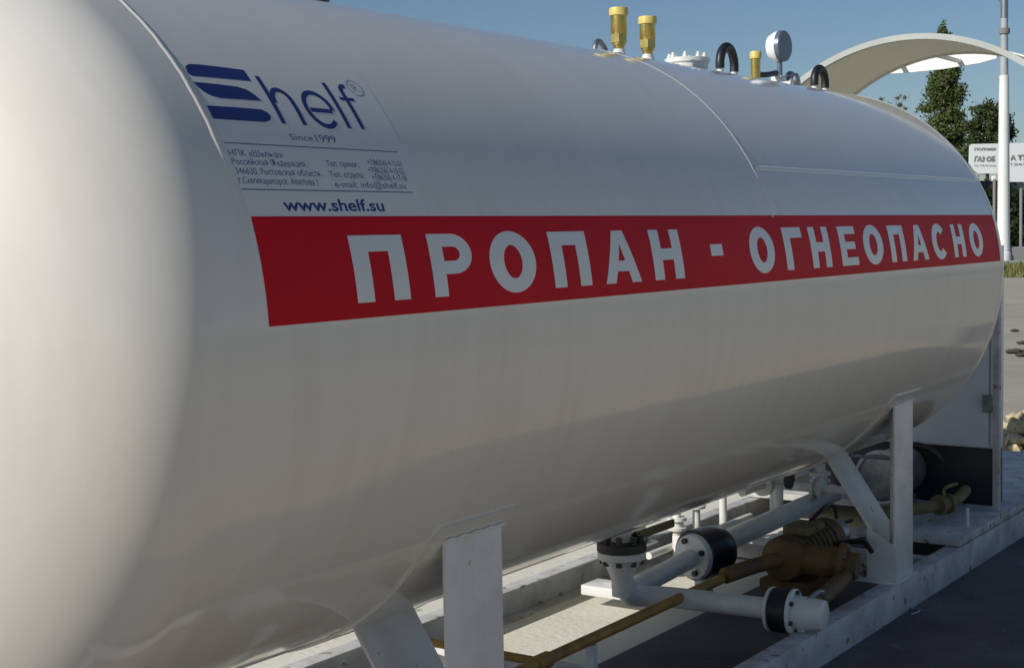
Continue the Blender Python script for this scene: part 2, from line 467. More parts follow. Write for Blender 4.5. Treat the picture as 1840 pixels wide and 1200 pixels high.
# company sticker
sticker = wrap('logo_sticker', [[(0.0165, 18.1), (0.53, 18.1), (0.53, 43.0), (0.0165, 43.0)]], 0.0003, M['sticker'], tank)
sticker['label'] = 'company sticker with three navy stripes, name, address lines and web address'
def poly_fill(name, loops, lift, material, parent):
    bm = bmesh.new()
    for lp in loops:
        vs = [bm.verts.new((x, t, 0)) for x, t in lp]
        bm.faces.new(vs)
    bmesh.ops.triangulate(bm, faces=bm.faces[:])
    return wrap_bm(name, bm, lift, material, parent)
poly_fill('logo', [
    [(0.0175, 39.3), (0.020, 40.2), (0.034, 40.8), (0.060, 40.95), (0.108, 40.95), (0.174, 40.85), (0.174, 38.75), (0.087, 38.7), (0.024, 38.6), (0.0175, 38.9)],
    [(0.0175, 37.55), (0.077, 37.55), (0.125, 37.45), (0.146, 37.1), (0.160, 36.3), (0.171, 35.25), (0.113, 35.2), (0.065, 35.1), (0.045, 35.35), (0.030, 35.9), (0.021, 36.7)],
    [(0.0175, 33.65), (0.088, 33.75), (0.155, 33.75), (0.168, 33.4), (0.173, 32.8), (0.168, 32.1), (0.150, 31.65), (0.071, 31.6), (0.0175, 31.6)]],
    0.0006, M['blue'], sticker)
LOOK = str.maketrans('АВЕКМНОРСТХаеорсухЗфФ', 'ABEKMHOPCTXaeopcyx3φΦ')   # same shapes, better outlines in the built-in font
def text_bm(s, x0, x1, th0, th1, bold=0.0, slant=0.0, box=None):
    """one line of writing fitted to the x range and to cap/baseline angles; box: (ymin, ymax) in font units"""
    s = s.translate(LOOK)
    cu = bpy.data.curves.new('writing', 'FONT'); cu.body = s; cu.offset = bold; cu.resolution_u = 5
    o = bpy.data.objects.new('writing', cu); C.objects.link(o)
    dg = bpy.context.evaluated_depsgraph_get()
    me = bpy.data.meshes.new_from_object(o.evaluated_get(dg))
    bpy.data.objects.remove(o)
    bm = bmesh.new(); bm.from_mesh(me); bpy.data.meshes.remove(me)
    xs = [v.co.x for v in bm.verts]; ys = [v.co.y for v in bm.verts]
    a, b = min(xs), max(xs); c, d = (min(ys), max(ys)) if box is None else box
    for v in bm.verts:
        vx = (v.co.x-a)/(b-a); vy = (v.co.y-c)/(d-c)
        v.co = Vector((x0+(x1-x0)*vx + slant*vy, th0+(th1-th0)*vy, 0))
    return bm
def join_wrap(name, bms, lift, material, parent):
    out = bmesh.new()
    for b in bms:
        me = bpy.data.meshes.new('t'); b.to_mesh(me); b.free(); out.from_mesh(me); bpy.data.meshes.remove(me)
    return wrap_bm(name, out, lift, material, parent)
def stroke(pts, w):
    """polyline in (x, th) -> quads of width w metres"""
    out = []; L = []; Rr = []
    k = math.degrees(1/Rk)
    P = [Vector((x, t/k)) for x, t in pts]
    for i, p in enumerate(P):
        d = (P[min(i+1, len(P)-1)]-P[max(i-1, 0)]).normalized(); nn = Vector((-d.y, d.x))*w/2
        L.append(p+nn); Rr.append(p-nn)
    for i in range(len(P)-1):
        out.append([(q.x, q.y*k) for q in (L[i], L[i+1], Rr[i+1], Rr[i])])
    return out
def el_pts(cx, cy, rx, ry, a0, a1, n=18): return [(cx+rx*math.cos(R_(a0+(a1-a0)*i/n)), cy+ry*math.sin(R_(a0+(a1-a0)*i/n))) for i in range(n+1)]
W = 0.0115
wrap('lettering', stroke([(0.199, 39.9), (0.200, 31.6)], W), 0.0006, M['blue'], sticker)
wrap('lettering', stroke([(0.2065, 35.2)] + el_pts(0.232, 35.4, 0.025, 2.2, 170, 10, 12) + [(0.2585, 34.4), (0.2585, 31.6)], W), 0.0006, M['blue'], sticker)
wrap('lettering', stroke([(0.2985, 34.45), (0.361, 34.45)] , W*0.9), 0.0007, M['blue'], sticker)
wrap('lettering', stroke(el_pts(0.327, 34.7, 0.0375, 3.0, -2, 318, 34), W), 0.0006, M['blue'], sticker)
wrap('lettering', stroke([(0.3885, 40.0), (0.3885, 31.6)], W), 0.0006, M['blue'], sticker)
wrap('lettering', stroke([(0.4300, 31.6), (0.4300, 38.0)] + el_pts(0.4455, 38.4, 0.0155, 1.3, 180, 70, 8), W), 0.0006, M['blue'], sticker)
wrap('lettering', stroke([(0.4095, 37.1), (0.4540, 37.1)], W*0.75), 0.0007, M['blue'], sticker)
wrap('trademark', stroke(el_pts(0.482, 39.6, 0.022, 1.55, 0, 360, 24), 0.0035), 0.0006, M['grey_ink'], sticker)
join_wrap('trademark', [text_bm('R', 0.472, 0.493, 38.8, 40.4)], 0.0006, M['grey_ink'], sticker)
join_wrap('tagline', [text_bm('Since', 0.198, 0.262, 29.05, 30.0), text_bm('1999', 0.270, 0.328, 28.95, 30.15)], 0.0006, M['ink'], sticker)
wrap('rule', [rect(0.0175, 27.93, 0.505, 28.08), rect(0.0175, 21.35, 0.505, 21.50)], 0.0006, M['ink'], sticker)
rows = [('НПК «Шельф»', 0.019, 0.156, 26.15), ('Российская Федерация,', 0.019, 0.212, 24.9),
        ('346630, Ростовская область,', 0.019, 0.245, 23.55), ('г.Семикаракорск, Авилова 1', 0.019, 0.226, 22.25),
        ('Тел. прием.:', 0.270, 0.366, 25.15), ('+7(86356) 4-13-51', 0.395, 0.502, 25.6), ('+7(86356) 4-13-52', 0.388, 0.500, 24.35),
        ('Тел. отдела:', 0.268, 0.368, 23.5), ('+7(86356) 4-17-18', 0.392, 0.500, 23.25), ('e-mail: info@shelf.su', 0.272, 0.488, 22.0)]
for sel in (rows[:4], rows[4:]):
    join_wrap('address_lines', [text_bm(q, a, b, t, t+0.95, bold=0.0, box=(0.0, 0.72)) for q, a, b, t in sel], 0.0006, M['ink'], sticker)
join_wrap('web_address', [text_bm('www.shelf.su', 0.112, 0.398, 18.45, 20.25, bold=0.02)], 0.0006, M['blue'], sticker)

# saddles: wear pad round the belly, wide outer legs and sloping struts on both sides
def saddle(xa, xb, la, lb):
    mb = MB(); vs = []; fs = []; N = 64
    for k in range(N+1):
        th = -32.6 - (147.4-32.6)*k/N
        ins = 0.016 if k in (0, N) else 0
        for x, r in ((xa+ins, Rk-0.002), (xa+ins, Rk+0.006), (xb-ins, Rk+0.006), (xb-ins, Rk-0.002)):
            vs.append(cylpt(x, th, r))
    for k in range(N):
        for j in range(4):
            a = k*4+j; b = k*4+(j+1) % 4
            fs.append((a, b, b+4, a+4))
    fs += [(0, 1, 2, 3), (N*4+3, N*4+2, N*4+1, N*4)]
    mb.add(vs, fs).build('saddle_pad', M['paint'], tank, angle=50)
    for s in (-1, 1):
        yo = 0.655*s
        mb = MB()
        zt = AX - math.sqrt((Rk+0.006)**2 - 0.655**2) + 0.012
        t = 0.010
        mb.box((la, min(yo, yo-s*t), 0.142), (lb, max(yo, yo-s*t), zt))
        xm = (la+lb)/2
        mb.box((xm-0.005, min(yo-s*t, yo-s*0.055), 0.142), (xm+0.005, max(yo-s*t, yo-s*0.055), zt-0.06))
        mb.build('leg', M['frame'], tank, bevel=0.0025)
        # strut: plate with flanges leaning from the belly out to the foot
        mb = MB()
        p0 = (s*-0.0 + s*0.386, AX - math.sqrt((Rk+0.006)**2 - 0.386**2) + 0.004)
        p1 = (s*0.560, 0.335)
        p2 = (s*0.560, 0.142)
        th_ = 0.010
        mb.prism([p0, (s*(0.386-0.012), p0[1]), (s*(0.560-0.012), 0.335), (s*(0.560-0.012), 0.142), p2, p1], 0, la, lb)
        mb.build('strut', M['frame'], tank, bevel=0.002)
        MB().prism([(s*0.545, 0.143), (s*0.663, 0.143), (s*0.663, 0.275), (s*0.545, 0.34)], 0, la-0.008, la-0.0005).build('gusset', M['frame'], tank)
        mb = MB()
        mb.box((la-0.02, min(s*0.50, s*0.672), 0.130), (lb+0.02, max(s*0.50, s*0.672), 0.142))
        bp_ = mb.build('base_plate', M['frame'], tank, bevel=0.002)
        for bx_ in (la+0.03, lb-0.03):
            for by_ in (s*0.522, s*0.630):
                MB().lathe((bx_, by_, 0.142), (0, 0, 1), [(0, 0.015), (0.011, 0.015)], 6).lathe((bx_, by_, 0.153), (0, 0, 1), [(0, 0.008), (0.014, 0.008)], 10).build('bolt', M['steel'], bp_)
        # weld fillets where leg meets the wear pad
        wp = [cylpt(la + (lb-la)*k/12, -35.6 + 0.25*math.sin(k*2.3), Rk+0.010) for k in range(13)]
        if s > 0: wp = [(x_, -y_, z_) for x_, y_, z_ in wp]
        MB().tube(wp, 0.0042, 8, 2).build('weld_fillet', M['frame'], tank)
    mb = MB()
    mb.prism([(-0.36, 0.142), (0.36, 0.142), (0.36, 0.20), (-0.36, 0.20)], 0, (la+lb)/2-0.005, (la+lb)/2+0.005)
    mb.build('cross_plate', M['frame'], tank)
saddle(0.652, 0.972, 0.705, 0.925)
saddle(3.478, 3.788, 3.540, 3.740)

# --- fittings on the crown
TOP = AX + Rk
def safety_valve(x, h=0.150, r=0.030):
    v = MB().lathe((x, 0, TOP-0.004), (0, 0, 1), [(0, r*1.05), (0.018, r*.85), (0.040, r*0.62), (0.042, r*0.62)], 24).build('valve_base', M['pipe'], tank)
    b = MB()
    b.lathe((x, 0, TOP+0.036), (0, 0, 1), [(0, r*.62), (0.012, r*.66), (0.014, r*.80), (0.022, r*.80)], 20)
    b.lathe((x, 0, TOP+0.058), (0, 0, 1), [(0, r*1.02), (0.030, r*1.02)], 6)
    b.lathe((x, 0, TOP+0.088), (0, 0, 1), [(0, r*.90), (0.004, r*.95), (h-0.088, r*.95), (h-0.086, r*0.9)], 28)
    bo = b.build('safety_valve', M['brass'], tank)
    bo['label'] = 'brass relief valve standing on the tank crown'
    MB().lathe((x, 0, TOP+h), (0, 0, 1), [(0, r*.96), (0.002, r*1.1), (0.022, r*1.12), (0.028, r*1.05), (0.028, r*0.85)], 28).build('cap', M['brass_cap'], bo)
safety_valve(2.622); safety_valve(2.826, h=0.142)
# bolted round cover
cv = MB()
cv.lathe((3.128, 0, TOP-0.008), (0, 0, 1), [(0, 0.078), (0.036, 0.078)], 40)
co = cv.build('manhole_neck', M['letter'], tank)
cf = MB().lathe((3.128, 0, TOP+0.028), (0, 0, 1), [(0, 0.082), (0.003, 0.085), (0.018, 0.085), (0.020, 0.082)], 44).build('manhole_cover', M['letter'], tank)
for k in range(8):
    a = R_(22+45*k); bx_, by_ = 3.128+0.066*math.cos(a), 0.066*math.sin(a)
    MB().lathe((bx_, by_, TOP+0.048), (0, 0, 1), [(0, 0.0115), (0.010, 0.0115)], 6).lathe((bx_, by_, TOP+0.058), (0, 0, 1), [(0, 0.007), (0.009, 0.007)], 12).build('bolt', M['letter'], cf)
def eye(x, w=0.062, h=0.072):
    for s in (-1, 1):
        MB().cyl((x+s*w, 0, TOP-0.006), (x+s*w, 0, TOP+0.036), 0.013, 16).build('stub', M['letter'], tank)
    pts = [(x-w, 0, TOP+0.034)] + [(x-w*1.02*math.cos(R_(a)), 0, TOP+0.050+h*math.sin(R_(a))) for a in range(0, 181, 15)] + [(x+w, 0, TOP+0.030)]
    MB().tube(pts, 0.0180, 14, 3).build('hose_loop', M['black'], tank)
eye(3.466); eye(4.395, w=0.060, h=0.062)
MB().cyl((4.56, 0, TOP-0.004), (4.56, 0, TOP+0.02), 0.016, 14).build('stub', M['letter'], tank)
# small brass valve
b = MB().lathe((3.728, 0, TOP-0.004), (0, 0, 1), [(0, 0.024), (0.012, 0.021), (0.014, 0.017), (0.03, 0.019), (0.10, 0.020), (0.102, 0.018)], 24).build('filling_valve', M['brass'], tank)
MB().lathe((3.728, 0, TOP+0.098), (0, 0, 1), [(0, 0.023), (0.022, 0.025), (0.03, 0.021)], 24).build('cap', M['brass_cap'], b)
MB().cyl((3.72, -0.02, TOP-0.02), (3.74, -0.15, TOP-0.012), 0.012, 10).build('stub', M['letter'], tank)
# gauge
gb = MB().box((3.925, -0.024, TOP-0.004), (3.985, 0.024, TOP+0.046)).build('gauge_block', M['letter'], tank, bevel=0.004)
MB().cyl((3.965, 0, TOP+0.046), (3.965, 0, TOP+0.115), 0.011, 14).build('gauge_stem', M['gauge'], tank)
gc = Vector((3.965, 0.0, TOP+0.170))
gg = MB().lathe(gc, (0.05, 1, 0), [(-0.030, 0.030), (-0.029, 0.058), (-0.024, 0.064), (-0.006, 0.066)], 40).build('gauge_back', M['gauge'], tank)
MB().lathe(gc, (0.05, 1, 0), [(-0.0055, 0.064), (0.012, 0.064), (0.040, 0.050), (0.042, 0.044)], 36).build('gauge_case', M['gauge_white'], gg)
MB().tube([(3.748, 0, TOP+0.036), (3.82, -0.004, TOP+0.040), (3.93, 0, TOP+0.056)], 0.012, 12).build('pipe', M['black'], tank)
MB().tube([(3.985, 0.0, TOP+0.03), (4.03, 0, TOP+0.040), (4.07, 0, TOP+0.062), (4.115, 0, TOP+0.048), (4.12, 0, TOP+0.004)], 0.014, 10).build('elbow', M['steel'], tank)
MB().lathe((4.05, -0.03, TOP+0.028), (0.2, -1, 0.15), [(0, 0.030), (0.012, 0.034), (0.02, 0.026)], 12).build('hand_wheel', M['steel'], tank)
# lifting lug and weld pad near the relief valves
MB().tube([(2.455, 0, TOP-0.005), (2.462, 0, TOP+0.036), (2.49, 0, TOP+0.050), (2.525, 0, TOP+0.028), (2.53, 0, TOP-0.004)], 0.010, 10).build('lifting_lug', M['steel'], tank)
MB().cyl((2.49, -0.05, TOP-0.012), (2.49, -0.05, TOP+0.006), 0.035, 18).build('stub', M['steel'], tank)
fl = MB().lathe((0.985, 0, TOP-0.01), (0, 0, 1), [(0, 0.05), (0.012, 0.05), (0.013, 0.085), (0.035, 0.085)], 28).build('nozzle_flange', M['dark'], tank)

# ------------------------------------------------------------------ skid frame
skid = thing('skid_frame', 'white steel channel skid carrying the tank, with raised deck at the far end', 'skid frame', (2.5, 0, 0))
def channel(y, s, x0, x1, z0=0.0, z1=0.130):
    mb = MB(); t = 0.008; wd = 0.07
    yo = y; yi = y - s*wd
    pts = [(yo, z0), (yo, z1), (yi, z1), (yi, z1-t), (yo-s*t, z1-t), (yo-s*t, z0+t), (yi, z0+t), (yi, z0)]
    mb.prism(pts, 0, x0, x1)
    return mb.build('rail', M['skid'], skid, bevel=0.0015)
channel(-0.668, -1, -0.3, 6.9)
channel(0.640, 1, -0.3, 6.9)
for x in (-0.25, 1.25, 2.05, 4.15):
    MB().box((x, -0.585, 0.012), (x+0.07, 0.56, 0.10)).build('cross_member', M['skid'], skid, bevel=0.002)
dk = MB(); dk.box((4.30, -0.662, 0.134), (6.88, -0.20, 0.168)); dk.build('deck_plate', M['skid'], skid, bevel=0.002)
dk = MB(); dk.box((4.95, -0.195, 0.134), (6.88, 0.635, 0.166)); dk.build('deck_plate', M['skid'], skid, bevel=0.002)
for x, h in ((4.93, 1.17),):
    mb = MB(); y = -0.625
    mb.box((x, y-0.018, 0.180), (x+0.034, y+0.012, 0.180+h))
    mb.build('post', M['skid'], skid, bevel=0.003)
    MB().box((x-0.045, y-0.036, 0.168), (x+0.08, y+0.04, 0.180)).build('post_foot', M['skid'], skid, bevel=0.002)

# ------------------------------------------------------------------ cabinet beyond the tank
cb = thing('equipment_cabinet', 'pale blue grey steel cabinet with hinged door on dark plinth behind the far tank end', 'cabinet', (5.4, 0, 0.168))
MB().box((5.08, -0.60, 0.445), (5.15, 0.60, 1.40)).build('body', M['cab'], cb, bevel=0.004)
MB().box((5.066, -0.555, 0.455), (5.0785, 0.02, 1.37)).build('door', M['cab'], cb, bevel=0.002)
MB().box((5.062, -0.592, 0.46), (5.0775, -0.566, 1.37)).build('door_post', M['cab'], cb, bevel=0.002)
MB().box((5.045, -0.600, 0.62), (5.0615, -0.53, 0.70)).build('hinge', M['steel'], cb, bevel=0.002)
MB().box((5.10, -0.565, 0.170), (5.26, 0.58, 0.443)).build('plinth', M['black'], cb, bevel=0.004)

# ------------------------------------------------------------------ arched canopy
cn = thing('arched_canopy', 'pale arched sheet canopy standing at the far end behind the tank', 'canopy', (6.4, 0.07, 0.168))
def arch_pts(r, yc=0.07, zc=2.487-1.07, half=R_(54), n=40):
    return [(yc + r*math.sin(-half+2*half*i/n), zc + r*math.cos(-half+2*half*i/n)) for i in range(n+1)]
A = arch_pts(1.055); B = arch_pts(1.07)
XA, XB = 5.75, 6.52
mb = MB(); vs = []; fs = []; n = len(A)
for x in (XA, XB):
    vs += [(x, y, z) for y, z in A] + [(x, y, z) for y, z in B]
for i in range(n-1):
    a, b, c, d = i, i+1, n+i+1, n+i
    fs += [(a, b, c, d), (2*n+a, 2*n+d, 2*n+c, 2*n+b), (d, c, 2*n+c, 2*n+d), (a, 2*n+a, 2*n+b, b)]
fs += [(0, n, 3*n, 2*n), (n-1, 3*n-1, 4*n-1, 2*n-1)]
mb.add(vs, fs).build('roof_sheet', M['canopy'], cn, angle=40)
def rib(x0, x1, r0, r1, name='roof_rim', m_='frame'):
    P = arch_pts(r0); Q = arch_pts(r1); mb = MB(); k = len(P)
    vs = [(x, y, z) for x in (x0, x1) for y, z in P+Q]; fs = []
    for i in range(k-1):
        a, b, c, d = i, i+1, k+i+1, k+i
        fs += [(a, b, c, d), (2*k+a, 2*k+d, 2*k+c, 2*k+b), (d, c, 2*k+c, 2*k+d), (a, 2*k+a, 2*k+b, b)]
    fs += [(0, k, 3*k, 2*k), (k-1, 3*k-1, 4*k-1, 2*k-1)]
    mb.add(vs, fs).build(name, M[m_], cn, angle=40)
rib(XA-0.022, XA, 1.052, 1.082, 'roof_rim', 'rim'); rib(XB, XB+0.022, 1.046, 1.080)
for i, y in ((0, A[0][0]), (1, A[-1][0])):
    s = -1 if i == 0 else 1
    zt = A[0][1]
    MB().box((XA+0.02, y-0.012, 1.2), (XB, y+0.006, zt-0.002)).build('side_panel', M['canopy'], cn)
    for x in (XA+0.02, XB-0.05):
        MB().box((x, y-0.022, 0.0 if abs(y) > 0.66 else 0.17), (x+0.045, y+0.022, zt-0.003)).build('post', M['frame'], cn, bevel=0.003)
# added board and brackets behind the rear rim, placed to catch sun as a bright strip
mb = MB()
top_ = [(0.84, 2.46), (0.66, 2.53), (0.42, 2.56), (0.18, 2.56), (-0.02, 2.54)]
low_ = [(-0.02, 2.475), (0.08, 2.455), (0.30, 2.437), (0.52, 2.432), (0.70, 2.436), (0.84, 2.446)]
mb.prism(top_+low_, 0, 7.00, 7.02); mb.build('sun_strip_board', M['pale'], cn)
for y in (0.20, 0.55):
    MB().box((XB+0.0, y-0.012, 2.465), (7.0, y+0.012, 2.485)).build('bracket', M['frame'], cn)

# ------------------------------------------------------------------ pipework under the tank
pw = thing('pipework', 'white flanged pipework with dark couplings under the tank belly', 'pipework', (2.66, 0, 0.2))
def bolts(c, d, rad, n, parent, r=0.011, h=0.02, phase=0.4, m_='dark'):
    c = Vector(c); d = Vector(d).normalized()
    e = Vector((0, 0, 1)) if abs(d.z) < 0.9 else Vector((1, 0, 0))
    u = d.cross(e).normalized(); w_ = d.cross(u)
    for k in range(n):
        a = 2*math.pi*k/n+phase; p = c + u*(rad*math.cos(a)) + w_*(rad*math.sin(a))
        MB().lathe(p, d, [(0, r), (h, r)], 6).build('bolt', M[m_], parent)
vx, vy = 2.575, -0.01
MB().cyl((vx, vy, 0.41), (vx, vy, 0.520), 0.036, 24).build('outlet_neck', M['pipe'], pw)
f1 = MB().lathe((vx, vy, 0.378), (0, 0, 1), [(0, 0.085), (0.002, 0.088), (0.028, 0.088), (0.030, 0.085)], 36).build('flange', M['dark'], pw)
bolts((vx, vy, 0.408), (0, 0, 1), 0.068, 8, f1, 0.013, 0.026)
f2 = MB().lathe((vx, vy, 0.348), (0, 0, 1), [(0, 0.080), (0.004, 0.086), (0.0275, 0.086)], 36).build('flange', M['pipe'], pw)
bolts((vx, vy, 0.348), (0, 0, -1), 0.068, 8, f2, 0.012, 0.018)
MB().lathe((vx, vy, 0.215), (0, 0, 1), [(0, 0.036), (0.06, 0.038), (0.11, 0.060), (0.133, 0.078)], 28).build('valve_body', M['pipe'], pw)
MB().box((2.60, -0.022, 0.395), (2.95, -0.008, 0.425)).build('lever', M['yellow'], pw, bevel=0.003)
# cross pipe toward the near rail and long pipe toward the pump
MB().tube([(vx+0.02, vy, 0.25), (vx+0.055, vy, 0.205), (vx+0.10, vy-0.03, 0.195), (vx+0.13, vy-0.10, 0.195), (2.725, -0.30, 0.195), (2.74, -0.50, 0.195)], 0.037, 20, 6).build('pipe', M['pipe'], pw)
MB().cyl((2.66, 0.02, 0.205), (3.23, 0.055, 0.215), 0.038, 22).build('pipe', M['pipe'], pw)
MB().cyl((3.40, 0.060, 0.22), (4.80, 0.11, 0.22), 0.044, 22).build('pipe', M['pipe'], pw)
d = Vector((0.974, -0.225, 0)).normalized()
f = MB().lathe((3.22, 0.055, 0.22), d, [(0, 0.076), (0.004, 0.086), (0.026, 0.090), (0.028, 0.088)], 36).build('flange', M['pipe'], pw)
bolts((3.22, 0.055, 0.22), -d, 0.066, 4, f, 0.012, 0.014)
MB().lathe((3.250, 0.057, 0.22), d, [(0, 0.096), (0.004, 0.101), (0.095, 0.103), (0.145, 0.098), (0.170, 0.082), (0.180, 0.05)], 40).build('coupling', M['navy'], pw)
MB().box((3.18, -0.035, 0.09), (3.235, 0.02, 0.14)).build('bracket', M['letter'], pw, bevel=0.003)
# coupling by the near rail
d = Vector((0.05, -1, 0)).normalized()
MB().lathe((2.74, -0.497, 0.195), d, [(0, 0.066), (0.004, 0.075), (0.014, 0.077), (0.016, 0.07)], 40).build('flange', M['pipe'], pw)
MB().lathe((2.741, -0.5135, 0.195), d, [(0, 0.070), (0.006, 0.076), (0.056, 0.077), (0.064, 0.072)], 40).build('coupling', M['black'], pw)
f = MB().lathe((2.745, -0.579, 0.195), d, [(0, 0.074), (0.003, 0.078), (0.012, 0.078), (0.014, 0.074)], 40).build('flange', M['pipe'], pw)
MB().lathe((2.746, -0.594, 0.195), d, [(0, 0.056), (0.05, 0.056), (0.10, 0.050), (0.103, 0.044)], 32).build('filler_cap', M['pipe'], pw)
bolts((2.746, -0.593, 0.195), d, 0.066, 6, f, 0.008, 0.010)
MB().box((2.735, -0.625, 0.131), (2.755, -0.600, 0.150)).build('bracket', M['pipe'], pw)
MB().tube([(2.73, -0.64, 0.24), (2.80, -0.66, 0.262), (2.86, -0.655, 0.225)], 0.008, 8).build('lever', M['steel'], pw)
q = ground_at(1085, 1043, 0.12)
MB().box((q.x-0.03, q.y-0.10, 0.06), (q.x+0.10, q.y+0.09, 0.10)).build('bracket', M['letter'], pw, bevel=0.004)
for (x, y, z1) in ((3.75, 0.40, 0.30), (4.05, 0.46, 0.34), (4.40, 0.50, 0.36)):
    MB().cyl((x, y, 0.01), (x, y, z1), 0.018, 14).build('pipe', M['pipe'], pw)
    MB().lathe((x, y, z1-0.10), (0, 0, 1), [(0, 0.042), (0.012, 0.045), (0.014, 0.030), (0.04, 0.030), (0.042, 0.045), (0.055, 0.042)], 20).build('valve_body', M['pipe'], pw)
MB().cyl((3.55, 0.43, 0.12), (4.55, 0.43, 0.12), 0.016, 12).build('pipe', M['pipe'], pw)
MB().cyl((4.05, 0.46, 0.34), (4.05, 0.46, 0.352), 0.05, 20).build('hand_wheel', M['black'], pw)
# valve cluster farther along
for (x, y, z0, z1, r) in ((4.28, 0.16, 0.22, 0.46, 0.022), (4.46, 0.26, 0.14, 0.44, 0.024), (4.62, 0.10, 0.22, 0.42, 0.026)):
    MB().cyl((x, y, z0), (x, y, z1), r, 16).build('pipe', M['pipe'], pw)
MB().cyl((3.9, 0.16, 0.36), (4.75, 0.16, 0.36), 0.018, 14).build('pipe', M['pipe'], pw)
MB().cyl((4.46, -0.2, 0.30), (4.46, 0.30, 0.30), 0.020, 14).build('pipe', M['pipe'], pw)
for (x, y, z, dd) in ((4.28, 0.16, 0.33, (0, 0, 1)), (4.62, 0.10, 0.30, (0, 0, 1)), (4.10, 0.16, 0.36, (1, 0, 0)), (4.46, 0.02, 0.30, (0, 1, 0))):
    MB().lathe((x, y, z), dd, [(0, 0.048), (0.014, 0.050), (0.016, 0.034), (0.034, 0.034), (0.036, 0.050), (0.05, 0.048)], 20).build('valve_body', M['pipe'], pw)
MB().cyl((4.62, 0.10, 0.40), (4.62, 0.10, 0.415), 0.055, 20).build('hand_wheel', M['black'], pw)
MB().cyl((4.10, 0.02, 0.40), (4.10, 0.035, 0.40), 0.045, 20).build('hand_wheel', M['black'], pw)

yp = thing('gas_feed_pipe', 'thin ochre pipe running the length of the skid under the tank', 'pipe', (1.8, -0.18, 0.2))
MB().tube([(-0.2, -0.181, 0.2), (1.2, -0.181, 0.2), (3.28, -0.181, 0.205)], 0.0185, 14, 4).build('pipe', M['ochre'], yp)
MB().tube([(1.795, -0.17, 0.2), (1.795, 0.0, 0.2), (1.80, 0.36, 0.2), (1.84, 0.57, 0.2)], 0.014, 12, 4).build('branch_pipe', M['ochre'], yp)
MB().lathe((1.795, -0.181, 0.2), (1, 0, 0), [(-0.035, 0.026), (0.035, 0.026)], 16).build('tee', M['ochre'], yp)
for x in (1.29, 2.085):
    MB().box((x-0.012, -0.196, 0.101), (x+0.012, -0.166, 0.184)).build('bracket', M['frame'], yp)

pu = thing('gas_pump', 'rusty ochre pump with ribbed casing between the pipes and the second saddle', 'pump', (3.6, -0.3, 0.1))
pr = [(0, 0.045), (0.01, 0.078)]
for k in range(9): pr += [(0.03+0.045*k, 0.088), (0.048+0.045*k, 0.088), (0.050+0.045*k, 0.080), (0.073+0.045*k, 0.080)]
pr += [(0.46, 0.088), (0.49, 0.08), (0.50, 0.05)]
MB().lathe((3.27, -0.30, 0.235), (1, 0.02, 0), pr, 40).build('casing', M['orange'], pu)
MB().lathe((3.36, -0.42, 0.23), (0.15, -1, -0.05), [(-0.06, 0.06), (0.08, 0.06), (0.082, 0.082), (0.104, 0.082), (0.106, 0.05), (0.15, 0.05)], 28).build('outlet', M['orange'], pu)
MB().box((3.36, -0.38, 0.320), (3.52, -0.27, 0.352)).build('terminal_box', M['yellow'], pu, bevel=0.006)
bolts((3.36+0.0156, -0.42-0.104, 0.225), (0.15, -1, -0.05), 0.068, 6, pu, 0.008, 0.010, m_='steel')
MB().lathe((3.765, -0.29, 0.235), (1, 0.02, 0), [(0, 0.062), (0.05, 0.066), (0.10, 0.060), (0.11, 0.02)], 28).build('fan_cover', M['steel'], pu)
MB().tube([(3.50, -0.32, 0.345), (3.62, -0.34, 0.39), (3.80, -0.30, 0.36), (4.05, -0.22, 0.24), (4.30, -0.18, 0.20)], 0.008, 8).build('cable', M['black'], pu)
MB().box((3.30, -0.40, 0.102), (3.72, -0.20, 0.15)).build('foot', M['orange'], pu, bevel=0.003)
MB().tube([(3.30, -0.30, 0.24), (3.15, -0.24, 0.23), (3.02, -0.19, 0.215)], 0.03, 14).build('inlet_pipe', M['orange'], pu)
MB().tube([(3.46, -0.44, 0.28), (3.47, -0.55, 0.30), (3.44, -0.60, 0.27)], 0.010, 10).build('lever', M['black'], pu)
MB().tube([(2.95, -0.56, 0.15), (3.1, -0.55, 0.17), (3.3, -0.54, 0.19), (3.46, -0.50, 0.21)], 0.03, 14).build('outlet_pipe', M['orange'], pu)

mo = thing('electric_motor', 'round grey motor with pale rim behind the second saddle leg', 'motor', (5.0, -0.2, 0.168))
MB().lathe((4.72, -0.16, 0.33), (1, 0, 0), [(0, 0.10), (0.004, 0.118), (0.02, 0.120), (0.022, 0.112), (0.30, 0.112)], 44).build('casing', M['steel'], mo)
MB().lathe((4.712, -0.16, 0.33), (1, 0, 0), [(0, 0.112), (0.0, 0.124), (0.006, 0.128), (0.018, 0.128)], 44, cap=False).build('rim', M['letter'], mo)
MB().box((4.75, -0.24, 0.170), (4.98, -0.08, 0.222)).build('foot', M['steel'], mo, bevel=0.003)
MB().tube([(4.74, -0.20, 0.46), (4.80, -0.26, 0.478), (4.88, -0.33, 0.455), (4.93, -0.38, 0.39)], 0.016, 12).build('cable', M['black'], mo)
MB().cyl((4.70, -0.30, 0.425), (4.70, -0.02, 0.425), 0.008, 10).build('rod', M['steel'], mo)

